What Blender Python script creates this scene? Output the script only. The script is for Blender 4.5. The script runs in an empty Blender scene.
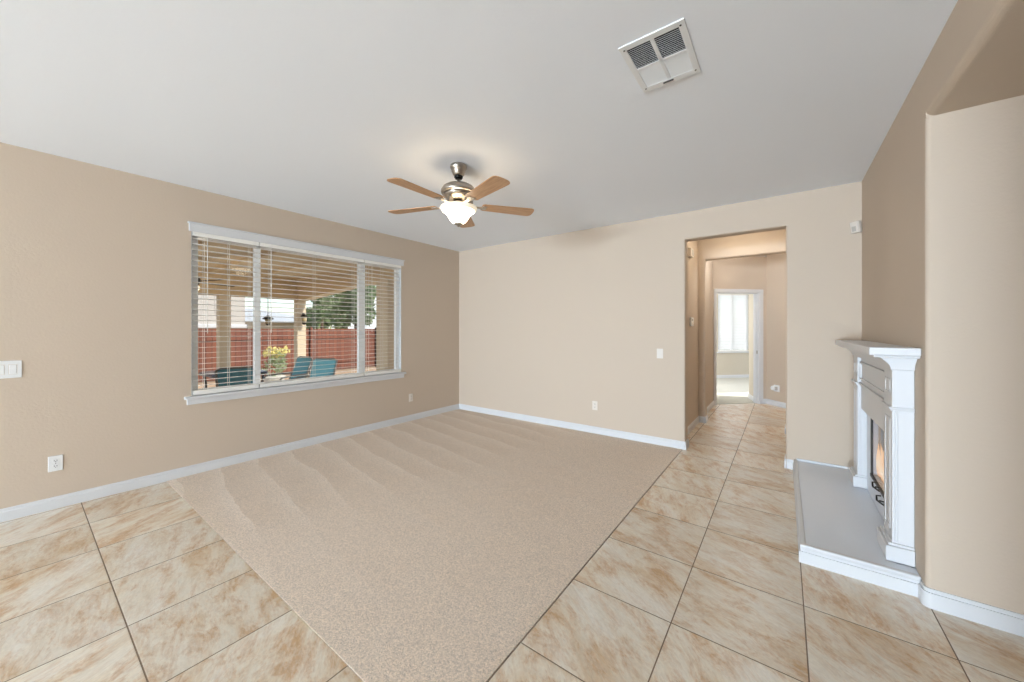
import bpy, bmesh, math, random
from mathutils import Vector, Matrix
R = math.radians
scene = bpy.context.scene
col = scene.collection
random.seed(7)

# ------------------------------------------------------------------ camera
cam_d = bpy.data.cameras.new('camera')
cam = bpy.data.objects.new('camera', cam_d)
col.objects.link(cam)
cam.location = (4.542, -4.588, 1.392)
cam.rotation_euler = (R(90), 0, R(36.504))
cam_d.sensor_width = 36.0
cam_d.lens = 366.63 * 36.0 / 1024.0
cam_d.shift_y = -(341.0 - 329.0) / 1024.0
cam_d.clip_start = 0.05
cam_d.clip_end = 400
scene.camera = cam
scene.view_settings.view_transform = 'Standard'
scene.view_settings.look = 'None'
scene.view_settings.gamma = 1.0
scene.view_settings.use_curve_mapping = False
scene.view_settings.exposure = 0.2

# ------------------------------------------------------------------ sky, sun, bedroom daylight and added fill lights
w = bpy.data.worlds.new('sky')
scene.world = w
w.use_nodes = True
wn, wl = w.node_tree.nodes, w.node_tree.links
wn.clear()
wo = wn.new('ShaderNodeOutputWorld')
wb = wn.new('ShaderNodeBackground')
wb.inputs['Strength'].default_value = 1.0
sk = wn.new('ShaderNodeTexSky')
sk.sky_type = 'NISHITA'
sk.sun_disc = False
sk.sun_elevation = R(48)
sk.sun_rotation = R(75)
tc = wn.new('ShaderNodeTexCoord')
cn = wn.new('ShaderNodeTexNoise')
cn.inputs['Scale'].default_value = 3.0
cn.inputs['Detail'].default_value = 6
cr = wn.new('ShaderNodeValToRGB')
cr.color_ramp.elements[0].position = 0.42
cr.color_ramp.elements[1].position = 0.62
mx = wn.new('ShaderNodeMix')
mx.data_type = 'RGBA'
sc_ = wn.new('ShaderNodeMix')
sc_.data_type = 'RGBA'
sc_.blend_type = 'MULTIPLY'
sc_.inputs[0].default_value = 1.0
sc_.inputs[7].default_value = (0.24, 0.24, 0.24, 1)
wl.new(tc.outputs['Generated'], cn.inputs['Vector'])
wl.new(cn.outputs['Fac'], cr.inputs['Fac'])
wl.new(sk.outputs['Color'], sc_.inputs[6])
wl.new(sc_.outputs[2], mx.inputs[6])
mx.inputs[7].default_value = (1.25, 1.28, 1.32, 1)
wl.new(cr.outputs['Color'], mx.inputs[0])
wl.new(mx.outputs[2], wb.inputs['Color'])
wl.new(wb.outputs['Background'], wo.inputs['Surface'])


def light(name, kind, loc, energy, color=(1, 1, 1), rot=(0, 0, 0), size=None, size_y=None, radius=None, spread=None):
    d = bpy.data.lights.new(name, kind)
    d.energy = energy
    d.color = color
    if kind == 'AREA':
        d.shape = 'RECTANGLE'
        d.size = size
        d.size_y = size_y
        if spread:
            d.spread = spread
    if radius is not None and kind == 'POINT':
        d.shadow_soft_size = radius
    o = bpy.data.objects.new(name, d)
    o.location = loc
    o.rotation_euler = rot
    col.objects.link(o)
    return o


sun = light('sun', 'SUN', (10, 6, 12), 4.0, (1.0, 0.95, 0.87))
sun.rotation_euler = Vector((-0.72, -0.25, -0.80)).to_track_quat('-Z', 'Y').to_euler()
sun.data.angle = R(1)
# added area light far behind the camera, evens out the room brightness
FILL_TINT = (0.67, 0.82, 0.98)
light('rear_area_fill', 'AREA', (2.5, -19.86, 0.66), 275, FILL_TINT, (R(90), 0, 0), 4.6, 1.25, spread=R(70))
# added point lights without fixtures, brightening the room from behind the camera
light('rear_fill_near', 'POINT', (3.9, -9.8, 1.15), 330, FILL_TINT, radius=0.35)
light('rear_fill_far', 'POINT', (3.9, -13.0, 1.15), 400, FILL_TINT, radius=0.35)
# bedroom window daylight and an added side fill
DS = math.sqrt(0.5)
P0 = Vector((3.52, 2.972, 0))
DV = Vector((DS, DS, 0))
NV = Vector((-DS, DS, 0))


def dg(s, d, z=0.0):
    return P0 + DV * s + NV * d + Vector((0, 0, z))


bl = light('daylight_bedroom', 'AREA', dg(3.15, 3.62, 1.6), 14, (0.97, 0.99, 1.0), (R(90), 0, R(45 + 180)), 1.3, 1.8)
light('bedroom_side_fill', 'AREA', dg(0.2, 2.2, 1.6), 62, (0.97, 0.99, 1.0), (R(90), 0, R(45 - 90)), 1.3, 1.5)  # added area light inside the bedroom, brightens its walls

# ------------------------------------------------------------------ materials


class NT:
    def __init__(self, name):
        self.m = bpy.data.materials.new(name)
        self.m.use_nodes = True
        self.n = self.m.node_tree.nodes
        self.l = self.m.node_tree.links
        self.n.clear()
        self.out = self.n.new('ShaderNodeOutputMaterial')

    def add(self, t, **kw):
        n = self.n.new(t)
        for k, v in kw.items():
            if k.startswith('_'):
                setattr(n, k[1:], v)
        return n

    def val(self, sock, v):
        if isinstance(v, bpy.types.NodeSocket):
            self.l.new(v, sock)
        elif v is not None:
            sock.default_value = v

    def math(self, op, a, b=None, c=None):
        n = self.n.new('ShaderNodeMath')
        n.operation = op
        self.val(n.inputs[0], a)
        self.val(n.inputs[1], b)
        if c is not None:
            self.val(n.inputs[2], c)
        return n.outputs[0]

    def vmath(self, op, a, b=None):
        n = self.n.new('ShaderNodeVectorMath')
        n.operation = op
        self.val(n.inputs[0], a)
        if b is not None:
            self.val(n.inputs[1], b)
        return n.outputs[0]

    def mix(self, f, a, b, blend='MIX'):
        n = self.n.new('ShaderNodeMix')
        n.data_type = 'RGBA'
        n.blend_type = blend
        self.val(n.inputs[0], f)
        self.val(n.inputs[6], a)
        self.val(n.inputs[7], b)
        return n.outputs[2]

    def noise(self, vec, scale, detail=2.0, rough=0.5, dist=0.0):
        n = self.n.new('ShaderNodeTexNoise')
        if vec is not None:
            self.l.new(vec, n.inputs['Vector'])
        n.inputs['Scale'].default_value = scale
        n.inputs['Detail'].default_value = detail
        n.inputs['Roughness'].default_value = rough
        n.inputs['Distortion'].default_value = dist
        return n.outputs['Fac']

    def ramp(self, f, stops):
        n = self.n.new('ShaderNodeValToRGB')
        e = n.color_ramp.elements
        while len(e) < len(stops):
            e.new(0.5)
        for i, (p, c) in enumerate(stops):
            e[i].position = p
            e[i].color = c if len(c) == 4 else (*c, 1)
        self.l.new(f, n.inputs['Fac'])
        return n.outputs['Color']

    def pos(self):
        return self.n.new('ShaderNodeNewGeometry').outputs['Position']

    def obj(self):
        return self.n.new('ShaderNodeTexCoord').outputs['Object']

    def bump(self, h, strength, dist=0.01, normal=None):
        n = self.n.new('ShaderNodeBump')
        n.inputs['Strength'].default_value = strength
        n.inputs['Distance'].default_value = dist
        self.l.new(h, n.inputs['Height'])
        if normal is not None:
            self.l.new(normal, n.inputs['Normal'])
        return n.outputs['Normal']

    def bsdf(self, color, rough=0.5, metal=0.0, normal=None, spec=0.5, emit=None, emit_s=0.0, coat=0.0):
        b = self.n.new('ShaderNodeBsdfPrincipled')
        self.val(b.inputs['Base Color'], (*color, 1) if isinstance(color, tuple) and len(color) == 3 else color)
        self.val(b.inputs['Roughness'], rough)
        b.inputs['Metallic'].default_value = metal
        b.inputs['Specular IOR Level'].default_value = spec
        b.inputs['Coat Weight'].default_value = coat
        if normal is not None:
            self.l.new(normal, b.inputs['Normal'])
        if emit:
            b.inputs['Emission Color'].default_value = (*emit, 1)
            b.inputs['Emission Strength'].default_value = emit_s
        return b

    def done(self, shader):
        self.l.new(shader.outputs[0] if hasattr(shader, 'outputs') else shader, self.out.inputs['Surface'])
        return self.m


def srgb(r, g, b):
    def f(c):
        c /= 255.0
        return c / 12.92 if c <= 0.04045 else ((c + 0.055) / 1.055) ** 2.4
    return (f(r), f(g), f(b))


def simple(name, c, rough=0.5, metal=0.0, nscale=0.0, nstr=0.0, var=0.0, spec=0.5, coat=0.0):
    t = NT(name)
    colr = (*c, 1)
    nrm = None
    p = t.pos()
    if var:
        f = t.noise(p, nscale or 8.0, 3)
        colr = t.mix(f, tuple(x * (1 - var) for x in c) + (1,), tuple(min(1, x * (1 + var)) for x in c) + (1,))
    if nstr:
        nrm = t.bump(t.noise(p, nscale, 3), nstr, 0.003)
    return t.done(t.bsdf(colr, rough, metal, nrm, spec, coat=coat))


M = {}
M['wall'] = simple('wall_paint', srgb(206, 189, 170), 0.75, nscale=62, nstr=0.3, spec=0.25)
M['ceiling'] = simple('ceiling_paint', srgb(244, 247, 252), 0.9, nscale=70, nstr=0.15, spec=0.15)
M['trim'] = simple('trim_paint', srgb(219, 219, 220), 0.38, nscale=30, nstr=0.02)
M['white'] = simple('white_plastic', srgb(235, 235, 234), 0.35)
M['almond'] = simple('almond_plastic', srgb(226, 217, 206), 0.4)
M['hearth'] = simple('hearth_paint', srgb(233, 238, 246), 0.42, nscale=4, nstr=0.02)
M['blind'] = simple('blind_slat_white', srgb(242, 239, 232), 0.45)
M['cord'] = simple('cord_white', srgb(228, 224, 214), 0.8)
M['vinyl'] = simple('vinyl_frame', srgb(250, 250, 248), 0.35)
M['nickel'] = simple('brushed_nickel', srgb(176, 168, 158), 0.33, 1.0, nscale=60, nstr=0.03)
M['darkmetal'] = simple('dark_metal', (0.012, 0.011, 0.010), 0.4, 0.6)
M['black'] = simple('black_iron', (0.006, 0.006, 0.007), 0.45)
M['duct'] = simple('duct_interior', (0.02, 0.02, 0.02), 0.8)
M['slot'] = simple('slot_dark', (0.06, 0.055, 0.05), 0.6)
M['log'] = simple('ceramic_log', srgb(96, 78, 62), 0.9, nscale=25, nstr=0.8, var=0.4)
M['firebrick'] = simple('firebox_panel', srgb(158, 168, 178), 0.85, nscale=18, nstr=0.3, var=0.15)
M['stucco'] = simple('patio_stucco', srgb(224, 206, 178), 0.9, nscale=60, nstr=0.4)
M['patio_wood'] = simple('patio_timber', srgb(222, 196, 158), 0.8, nscale=20, nstr=0.2, var=0.12)
M['patio_ground'] = simple('patio_concrete', srgb(205, 198, 186), 0.9, nscale=12, nstr=0.2, var=0.12)
M['soil'] = simple('soil', srgb(176, 150, 122), 1.0, nscale=14, nstr=0.8, var=0.35)
M['roof'] = simple('neighbour_roof', srgb(176, 180, 184), 0.85, nscale=6, nstr=0.3, var=0.08)
M['house'] = simple('neighbour_wall', srgb(222, 212, 192), 0.9, nscale=20, nstr=0.1)
M['house_grey'] = simple('neighbour_wall_grey', srgb(186, 180, 172), 0.9, nscale=20, nstr=0.1)
M['teal'] = simple('teal_sling', srgb(88, 152, 172), 0.75, nscale=300, nstr=0.15)
M['chairmetal'] = simple('patio_chair_frame', srgb(120, 118, 114), 0.35, 0.6)
M['tabletop'] = simple('patio_table_top', srgb(72, 88, 108), 0.25, nscale=40, nstr=0.05)
M['yellow'] = simple('yellow_petals', srgb(228, 216, 140), 0.7, nscale=20, var=0.2)
M['pot'] = simple('white_pot', srgb(214, 208, 198), 0.7)
M['trunk'] = simple('bark', srgb(94, 76, 60), 0.95, nscale=16, nstr=0.8, var=0.3)
M['bed_carpet'] = simple('bedroom_carpet', srgb(206, 205, 196), 1.0, nscale=260, nstr=0.6, var=0.08, spec=0.05)
M['bedwall'] = simple('bedroom_paint', srgb(206, 196, 178), 0.8, nscale=90, nstr=0.1)
M['lens'] = simple('sensor_lens', srgb(190, 184, 176), 0.25)
M['amber_glass'] = simple('lantern_glass', srgb(190, 170, 130), 0.15)


def leaves(name, c1, c2):
    t = NT(name)
    f = t.noise(t.pos(), 2.4, 4)
    g = t.noise(t.pos(), 40, 1)
    c = t.mix(t.math('ADD', t.math('MULTIPLY', f, 0.6), t.math('MULTIPLY', g, 0.5)), (*c1, 1), (*c2, 1))
    d = t.n.new('ShaderNodeBsdfDiffuse')
    t.l.new(c, d.inputs['Color'])
    tr = t.n.new('ShaderNodeBsdfTranslucent')
    t.l.new(c, tr.inputs['Color'])
    mxs = t.n.new('ShaderNodeMixShader')
    mxs.inputs[0].default_value = 0.35
    t.l.new(d.outputs[0], mxs.inputs[1])
    t.l.new(tr.outputs[0], mxs.inputs[2])
    return t.done(mxs)


M['leaf_dark'] = leaves('leaves_dark', srgb(90, 110, 80), srgb(170, 188, 142))
M['leaf_mid'] = leaves('leaves_mid', srgb(116, 138, 100), srgb(205, 215, 178))
M['leaf_lime'] = leaves('leaves_lime', srgb(112, 134, 48), srgb(190, 200, 110))


def glass(name, tint=(1, 1, 1), rough=0.0, boost=1.0, lo=0.03):
    t = NT(name)
    tr = t.n.new('ShaderNodeBsdfTransparent')
    tr.inputs['Color'].default_value = (*tint, 1)
    gl = t.n.new('ShaderNodeBsdfGlossy')
    gl.inputs['Roughness'].default_value = rough
    lw = t.n.new('ShaderNodeLayerWeight')
    lw.inputs['Blend'].default_value = 0.5
    fres = t.math('MULTIPLY_ADD', t.math('POWER', lw.outputs['Facing'], 5.0), 0.9, 0.04)
    mxs = t.n.new('ShaderNodeMixShader')
    t.l.new(t.math('MULTIPLY', fres, boost), mxs.inputs[0])
    t.l.new(tr.outputs[0], mxs.inputs[1])
    t.l.new(gl.outputs[0], mxs.inputs[2])
    return t.done(mxs)


M['glass'] = glass('window_glass', (0.95, 0.96, 0.96), boost=0.5)
M['fireglass'] = glass('firebox_glass', (0.9, 0.92, 0.95), boost=0.35)

# travertine floor tiles on the real grid
TX0, TPX, TY0, TPY = 3.604, 0.510, -3.768, 0.512
t = NT('travertine_tile')
p = t.pos()
sx = t.n.new('ShaderNodeSeparateXYZ')
t.l.new(p, sx.inputs[0])
u = t.math('DIVIDE', t.math('SUBTRACT', sx.outputs[0], TX0), TPX)
v = t.math('DIVIDE', t.math('SUBTRACT', sx.outputs[1], TY0), TPY)
iu, iv = t.math('FLOOR', u), t.math('FLOOR', v)
fu, fv = t.math('FRACT', u), t.math('FRACT', v)
eu = t.math('MINIMUM', fu, t.math('SUBTRACT', 1.0, fu))
ev = t.math('MINIMUM', fv, t.math('SUBTRACT', 1.0, fv))
e = t.math('MINIMUM', eu, ev)
gm = t.math('LESS_THAN', e, 0.0052)
cid = t.n.new('ShaderNodeCombineXYZ')
t.l.new(iu, cid.inputs[0])
t.l.new(iv, cid.inputs[1])
wnz = t.n.new('ShaderNodeTexWhiteNoise')
wnz.noise_dimensions = '3D'
t.l.new(cid.outputs[0], wnz.inputs['Vector'])
rv = wnz.outputs['Value']
off = t.vmath('SCALE', wnz.outputs['Color'])
t.n[-1].inputs['Scale'].default_value = 40.0
# rotate each tile's veins a little differently
rot = t.n.new('ShaderNodeVectorRotate')
rot.rotation_type = 'Z_AXIS'
t.l.new(p, rot.inputs['Vector'])
t.l.new(t.math('MULTIPLY_ADD', rv, 1.1, 0.15), rot.inputs['Angle'])
st = t.vmath('MULTIPLY', rot.outputs[0], (1.1, 2.3, 1.0))
q = t.vmath('ADD', st, off)
n1 = t.noise(q, 2.1, 8, 0.62, 0.5)
n2 = t.noise(q, 5.0, 12, 0.78, 0.45)
n3 = t.noise(q, 40, 4, 0.6, 0.4)
base = t.ramp(n1, [(0.34, srgb(240, 233, 221)), (0.50, srgb(235, 224, 206)), (0.66, srgb(220, 196, 164))])
vein = t.ramp(n2, [(0.47, (0, 0, 0)), (0.55, (0.5, 0.5, 0.5)), (0.61, (1, 1, 1)), (0.70, (0.45, 0.45, 0.45))])
vcol = t.mix(n3, (*srgb(182, 134, 86), 1), (*srgb(216, 172, 122), 1))
vf = t.math('MULTIPLY', vein, t.math('MULTIPLY_ADD', n1, 3.0, -0.75))
vf = t.math('MULTIPLY', vf, t.math('MULTIPLY_ADD', t.noise(q, 22, 6, 0.7, 0.3), 1.7, 0.1))
vf = t.math('MAXIMUM', t.math('MINIMUM', vf, 0.72), 0.0)
c = t.mix(vf, base, vcol)
streak = t.ramp(t.noise(t.vmath('MULTIPLY', q, (1.0, 3.2, 1.0)), 4.5, 10, 0.7, 0.3), [(0.50, (0, 0, 0)), (0.58, (0.75, 0.75, 0.75)), (0.66, (0.1, 0.1, 0.1))])
c = t.mix(t.math('MULTIPLY', streak, 0.26), c, (*srgb(196, 160, 120), 1))
lite = t.ramp(t.noise(q, 3.4, 5, 0.6, 0.8), [(0.55, (0, 0, 0)), (0.72, (1, 1, 1))])
c = t.mix(t.math('MULTIPLY', lite, 0.55), c, (*srgb(228, 220, 204), 1))
fine = t.math('MULTIPLY_ADD', n3, 0.34, 0.83)
fc = t.n.new('ShaderNodeCombineColor')
for i in range(3):
    t.l.new(fine, fc.inputs[i])
c = t.mix(1.0, c, fc.outputs[0], 'MULTIPLY')
tone = t.math('MULTIPLY_ADD', rv, 0.12, 0.93)
tcx = t.n.new('ShaderNodeCombineColor')
for i in range(3):
    t.l.new(tone, tcx.inputs[i])
c = t.mix(1.0, c, tcx.outputs[0], 'MULTIPLY')
c = t.mix(gm, c, (*srgb(128, 108, 88), 1))
h = t.math('ADD', t.math('MULTIPLY', t.math('MINIMUM', e, 0.012), 60.0), t.math('MULTIPLY', n3, 0.10))
nrm = t.bump(h, 0.35, 0.004)
rg = t.math('MULTIPLY_ADD', gm, 0.4, t.math('MULTIPLY_ADD', n2, 0.2, 0.22))
M['tile'] = t.done(t.bsdf(c, rg, 0.0, nrm, 0.45))

# cut pile carpet with vacuum strokes
t = NT('carpet_pile')
p = t.pos()
ro = t.n.new('ShaderNodeVectorRotate')
ro.rotation_type = 'Z_AXIS'
ro.inputs['Angle'].default_value = R(9)
t.l.new(p, ro.inputs['Vector'])
warp = t.noise(p, 1.3, 3)
sx = t.n.new('ShaderNodeSeparateXYZ')
t.l.new(ro.outputs[0], sx.inputs[0])
ww = t.math('MULTIPLY_ADD', warp, 0.22, sx.outputs[1])
saw = t.math('FRACT', t.math('MULTIPLY', ww, 3.1))
band = t.math('MULTIPLY_ADD', t.math('POWER', saw, 2.2), 2.0, -1.0)
band = t.math('MULTIPLY', band, t.math('MULTIPLY_ADD', t.noise(ro.outputs[0], 2.5, 3), 1.6, 0.1))
edge = t.math('MULTIPLY_ADD', t.noise(p, 2.2, 3), 0.9, sx.outputs[0])
patch = t.ramp(t.math('MULTIPLY', edge, 0.25), [(0.60, (1, 1, 1)), (0.70, (0.12, 0.12, 0.12))])
bandf = t.math('MULTIPLY_ADD', t.math('MULTIPLY', band, patch), 0.42, 0.42)
pile = t.noise(p, 260, 3, 0.7)
pile2 = t.noise(p, 120, 2, 0.6)
cl = t.noise(p, 5.0, 4, 0.6)
c = t.mix(bandf, (*srgb(222, 203, 183), 1), (*srgb(242, 228, 213), 1))
c = t.mix(t.math('MULTIPLY', cl, 0.6), c, (*srgb(232, 210, 187), 1))
k = t.math('ADD', t.math('MULTIPLY_ADD', pile, 0.9, 0.63), t.math('MULTIPLY_ADD', pile2, 1.1, -0.55))
kc = t.n.new('ShaderNodeCombineColor')
for i in range(3):
    t.l.new(k, kc.inputs[i])
c = t.mix(1.0, c, kc.outputs[0], 'MULTIPLY')
nrm = t.bump(t.math('ADD', pile, t.math('MULTIPLY', pile2, 0.6)), 0.7, 0.008)
bs = t.bsdf(c, 1.0, 0.0, nrm, 0.05)
bs.inputs['Sheen Weight'].default_value = 0.15
M['carpet'] = t.done(bs)

# fan blade wood
t = NT('fan_blade_wood')
o_ = t.obj()
st = t.vmath('MULTIPLY', o_, (3.0, 40.0, 3.0))
g = t.noise(st, 2.0, 5, 0.6, 0.4)
c = t.ramp(g, [(0.35, srgb(176, 132, 94)), (0.65, srgb(200, 158, 118))])
M['blade'] = t.done(t.bsdf(c, 0.38, 0.0, None, 0.5))

# frosted lamp shade (lit)
t = NT('frosted_shade')
b = t.bsdf(srgb(250, 240, 222), 0.35, emit=(1.0, 0.88, 0.68), emit_s=8)
M['shade'] = t.done(b)

t = NT('frosted_shade_rim')
M['shade_inner'] = t.done(t.bsdf(srgb(250, 240, 222), 0.4, emit=(1.0, 0.86, 0.62), emit_s=0.4))
t = NT('lantern_bowl')
M['bowl'] = t.done(t.bsdf(srgb(240, 226, 196), 0.4, emit=(1.0, 0.85, 0.62), emit_s=1.2))

# flame
t = NT('flame')
sx = t.n.new('ShaderNodeSeparateXYZ')
t.l.new(t.n.new('ShaderNodeTexCoord').outputs['Generated'], sx.inputs[0])
cc = t.ramp(sx.outputs[2], [(0.0, (1.0, 0.55, 0.28)), (0.35, (1.0, 0.78, 0.55)), (1.0, (1.0, 0.52, 0.25))])
em = t.n.new('ShaderNodeEmission')
t.l.new(cc, em.inputs['Color'])
em.inputs['Strength'].default_value = 1.15
M['flame'] = t.done(em)

# red fence boards
t = NT('red_fence_boards')
p = t.pos()
sx = t.n.new('ShaderNodeSeparateXYZ')
t.l.new(p, sx.inputs[0])
bd = t.math('DIVIDE', sx.outputs[1], 0.145)
fb = t.math('FRACT', bd)
gap = t.math('LESS_THAN', t.math('MINIMUM', fb, t.math('SUBTRACT', 1.0, fb)), 0.05)
wz = t.n.new('ShaderNodeTexWhiteNoise')
wz.noise_dimensions = '1D'
t.l.new(t.math('FLOOR', bd), wz.inputs['W'])
c = t.mix(wz.outputs['Value'], (*srgb(112, 66, 50), 1), (*srgb(146, 96, 74), 1))
c = t.mix(t.noise(t.vmath('MULTIPLY', p, (8, 8, 1)), 3, 4), c, (*srgb(124, 76, 58), 1))
c = t.mix(gap, c, (*srgb(60, 34, 30), 1))
M['fence'] = t.done(t.bsdf(c, 0.9))

# bright bedroom blind: translucent
t = NT('bedroom_blind_slat')
d = t.n.new('ShaderNodeBsdfDiffuse')
d.inputs['Color'].default_value = (0.86, 0.86, 0.85, 1)
tr = t.n.new('ShaderNodeBsdfTranslucent')
tr.inputs['Color'].default_value = (0.9, 0.9, 0.9, 1)
ms = t.n.new('ShaderNodeMixShader')
ms.inputs[0].default_value = 0.5
t.l.new(d.outputs[0], ms.inputs[1])
t.l.new(tr.outputs[0], ms.inputs[2])
M['bedblind'] = t.done(ms)

# ------------------------------------------------------------------ mesh helpers


class MB:
    def __init__(self):
        self.bm = bmesh.new()

    def _x(self, vs, mat):
        if mat is not None:
            bmesh.ops.transform(self.bm, matrix=mat, verts=vs)

    def box(self, x0, x1, y0, y1, z0, z1, mat=None):
        bm = self.bm
        v = [bm.verts.new(q) for q in ((x0, y0, z0), (x1, y0, z0), (x1, y1, z0), (x0, y1, z0),
                                       (x0, y0, z1), (x1, y0, z1), (x1, y1, z1), (x0, y1, z1))]
        for f in ((3, 2, 1, 0), (4, 5, 6, 7), (0, 1, 5, 4), (1, 2, 6, 5), (2, 3, 7, 6), (3, 0, 4, 7)):
            bm.faces.new([v[i] for i in f])
        self._x(v, mat)
        return self

    def prism(self, pts, a0, a1, axis='z', mat=None):
        """extrude a polygon (list of 2D points) along an axis"""
        bm = self.bm

        def P(p, a):
            if axis == 'z':
                return (p[0], p[1], a)
            if axis == 'y':
                return (p[0], a, p[1])
            return (a, p[0], p[1])
        A = [bm.verts.new(P(p, a0)) for p in pts]
        B = [bm.verts.new(P(p, a1)) for p in pts]
        n = len(pts)
        fs = [bm.faces.new(A), bm.faces.new(B)]
        for i in range(n):
            fs.append(bm.faces.new((A[i], A[(i + 1) % n], B[(i + 1) % n], B[i])))
        bmesh.ops.recalc_face_normals(bm, faces=fs)
        self._x(A + B, mat)
        return self

    def lathe(self, prof, seg=32, mat=None, cap=True):
        """prof: list of (r, z)"""
        bm = self.bm
        rings, allv = [], []
        for r, z in prof:
            if r < 1e-5:
                rg = [bm.verts.new((0, 0, z))]
            else:
                rg = [bm.verts.new((r * math.cos(2 * math.pi * i / seg), r * math.sin(2 * math.pi * i / seg), z)) for i in range(seg)]
            rings.append(rg)
            allv += rg
        fs = []
        for a, b in zip(rings, rings[1:]):
            for i in range(seg):
                j = (i + 1) % seg
                if len(a) == 1 and len(b) == 1:
                    continue
                if len(a) == 1:
                    f = (a[0], b[j], b[i])
                elif len(b) == 1:
                    f = (a[i], a[j], b[0])
                else:
                    f = (a[i], a[j], b[j], b[i])
                fs.append(bm.faces.new(f))
        if cap:
            for rg in (rings[0], rings[-1]):
                if len(rg) > 1:
                    fs.append(bm.faces.new(rg))
        bmesh.ops.recalc_face_normals(bm, faces=fs)
        for f in fs:
            f.smooth = True
        self._x(allv, mat)
        return self

    def tube(self, pts, r, seg=8):
        pts = [Vector(q) for q in pts]
        bm = self.bm
        rings = []
        for i, q in enumerate(pts):
            d = (pts[min(i + 1, len(pts) - 1)] - pts[max(i - 1, 0)]).normalized()
            up = Vector((0, 0, 1)) if abs(d.z) < 0.95 else Vector((1, 0, 0))
            a = d.cross(up).normalized()
            b = d.cross(a).normalized()
            rr = r[i] if isinstance(r, (list, tuple)) else r
            rings.append([bm.verts.new(q + (a * math.cos(2 * math.pi * k / seg) + b * math.sin(2 * math.pi * k / seg)) * rr) for k in range(seg)])
        fs = []
        for A, B in zip(rings, rings[1:]):
            for k in range(seg):
                f = bm.faces.new((A[k], A[(k + 1) % seg], B[(k + 1) % seg], B[k]))
                f.smooth = True
                fs.append(f)
        fs.append(bm.faces.new(rings[0]))
        fs.append(bm.faces.new(rings[-1]))
        bmesh.ops.recalc_face_normals(bm, faces=fs)
        return self

    def leaf_cloud(self, blobs, n, size):
        bm = self.bm
        for _ in range(n):
            cx, cy, cz, r, rz = random.choice(blobs)
            d = Vector((random.gauss(0, 1), random.gauss(0, 1), random.gauss(0, 1))).normalized()
            k = random.uniform(0.55, 1.0)
            c_ = Vector((cx + d.x * r * k, cy + d.y * r * k, cz + d.z * rz * k))
            a = Vector((random.gauss(0, 1), random.gauss(0, 1), random.gauss(0, 1))).normalized()
            b = a.cross(Vector((random.gauss(0, 1), random.gauss(0, 1), random.gauss(0, 1)))).normalized()
            s = size * random.uniform(0.6, 1.3)
            q = [bm.verts.new(c_ + a * s), bm.verts.new(c_ + b * s * 0.45), bm.verts.new(c_ - a * s), bm.verts.new(c_ - b * s * 0.45)]
            bm.faces.new(q)
        return self

    def build(self, name, mat, parent=None, bevel=0.0, loc=None, rot=None, seg=2):
        me = bpy.data.meshes.new(name)
        self.bm.to_mesh(me)
        self.bm.free()
        o = bpy.data.objects.new(name, me)
        col.objects.link(o)
        me.materials.append(M[mat])
        if bevel:
            md = o.modifiers.new('bevel', 'BEVEL')
            md.width = bevel
            md.segments = seg
            md.limit_method = 'ANGLE'
            md.angle_limit = R(40)
        if parent is not None:
            o.parent = parent
            pl = parent
            # parts are modelled in world space unless the parent sits at the origin
        if loc is not None:
            o.location = loc
        if rot is not None:
            o.rotation_euler = rot
        return o


def tag(o, label=None, cat=None, group=None, kind=None):
    if label:
        o['label'] = label
    if cat:
        o['category'] = cat
    if group:
        o['group'] = group
    if kind:
        o['kind'] = kind
    return o


def empty(name, loc=(0, 0, 0), rz=0.0):
    o = bpy.data.objects.new(name, None)
    o.empty_display_size = 0.1
    o.location = loc
    o.rotation_euler = (0, 0, rz)
    col.objects.link(o)
    return o


def struct(o, label=None, cat=None):
    return tag(o, label, cat, None, 'structure')


def copy_tree(o, parent=None):
    c_ = o.copy()
    col.objects.link(c_)
    c_.parent = parent
    for ch in list(o.children):
        copy_tree(ch, c_)
    return c_


# ------------------------------------------------------------------ the room
W, H = 5.118, 2.74
YB = -20.0           # rear wall behind the camera
NY = -1.868          # near face of the fireplace chase
YN2 = -3.8          # near side of the wall niche

# floor (tile everywhere, also under the hall); carpet lies in its own cut-out
CX, CY = 3.604, -3.775
b = MB()
b.box(-0.12, 6.4, YB - 0.1, CY, -0.12, 0)
b.box(CX, 6.4, CY, 0.0, -0.12, 0)
b.box(3.40, 5.4, 0.0, 3.75, -0.12, 0)
struct(b.build('floor', 'tile'), 'beige travertine tile floor with brown grout running from the room into the hall', 'floor')
b = MB()
b.box(-0.12, CX - 0.004, CY + 0.003, 0.06, -0.12, 0.003)
struct(b.build('floor_carpet', 'carpet'), 'tan wall to wall carpet with vacuum strokes under the ceiling fan', 'carpet')

# ceiling with a hole for the vent register
VX0, VX1, VY0, VY1 = 3.925, 4.177, -2.848, -2.495
b = MB()
b.box(-0.15, VX0, YB - 0.15, 0.0, H, H + 0.2)
b.box(VX1, 6.4, YB - 0.15, 0.0, H, H + 0.2)
b.box(VX0, VX1, YB - 0.15, VY0, H, H + 0.2)
b.box(VX0, VX1, VY1, 0.0, H, H + 0.2)
struct(b.build('ceiling', 'ceiling'), 'flat off white ceiling over the carpeted room', 'ceiling')
b = MB()
b.box(3.3, 5.4, 0.0, 1.64, H, H + 0.2)
b.box(2.0, 6.2, 1.64, 5.2, 3.15, 3.35)
struct(b.build('ceiling_hall', 'ceiling'), 'pale ceiling above the hallway', 'ceiling')

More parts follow.
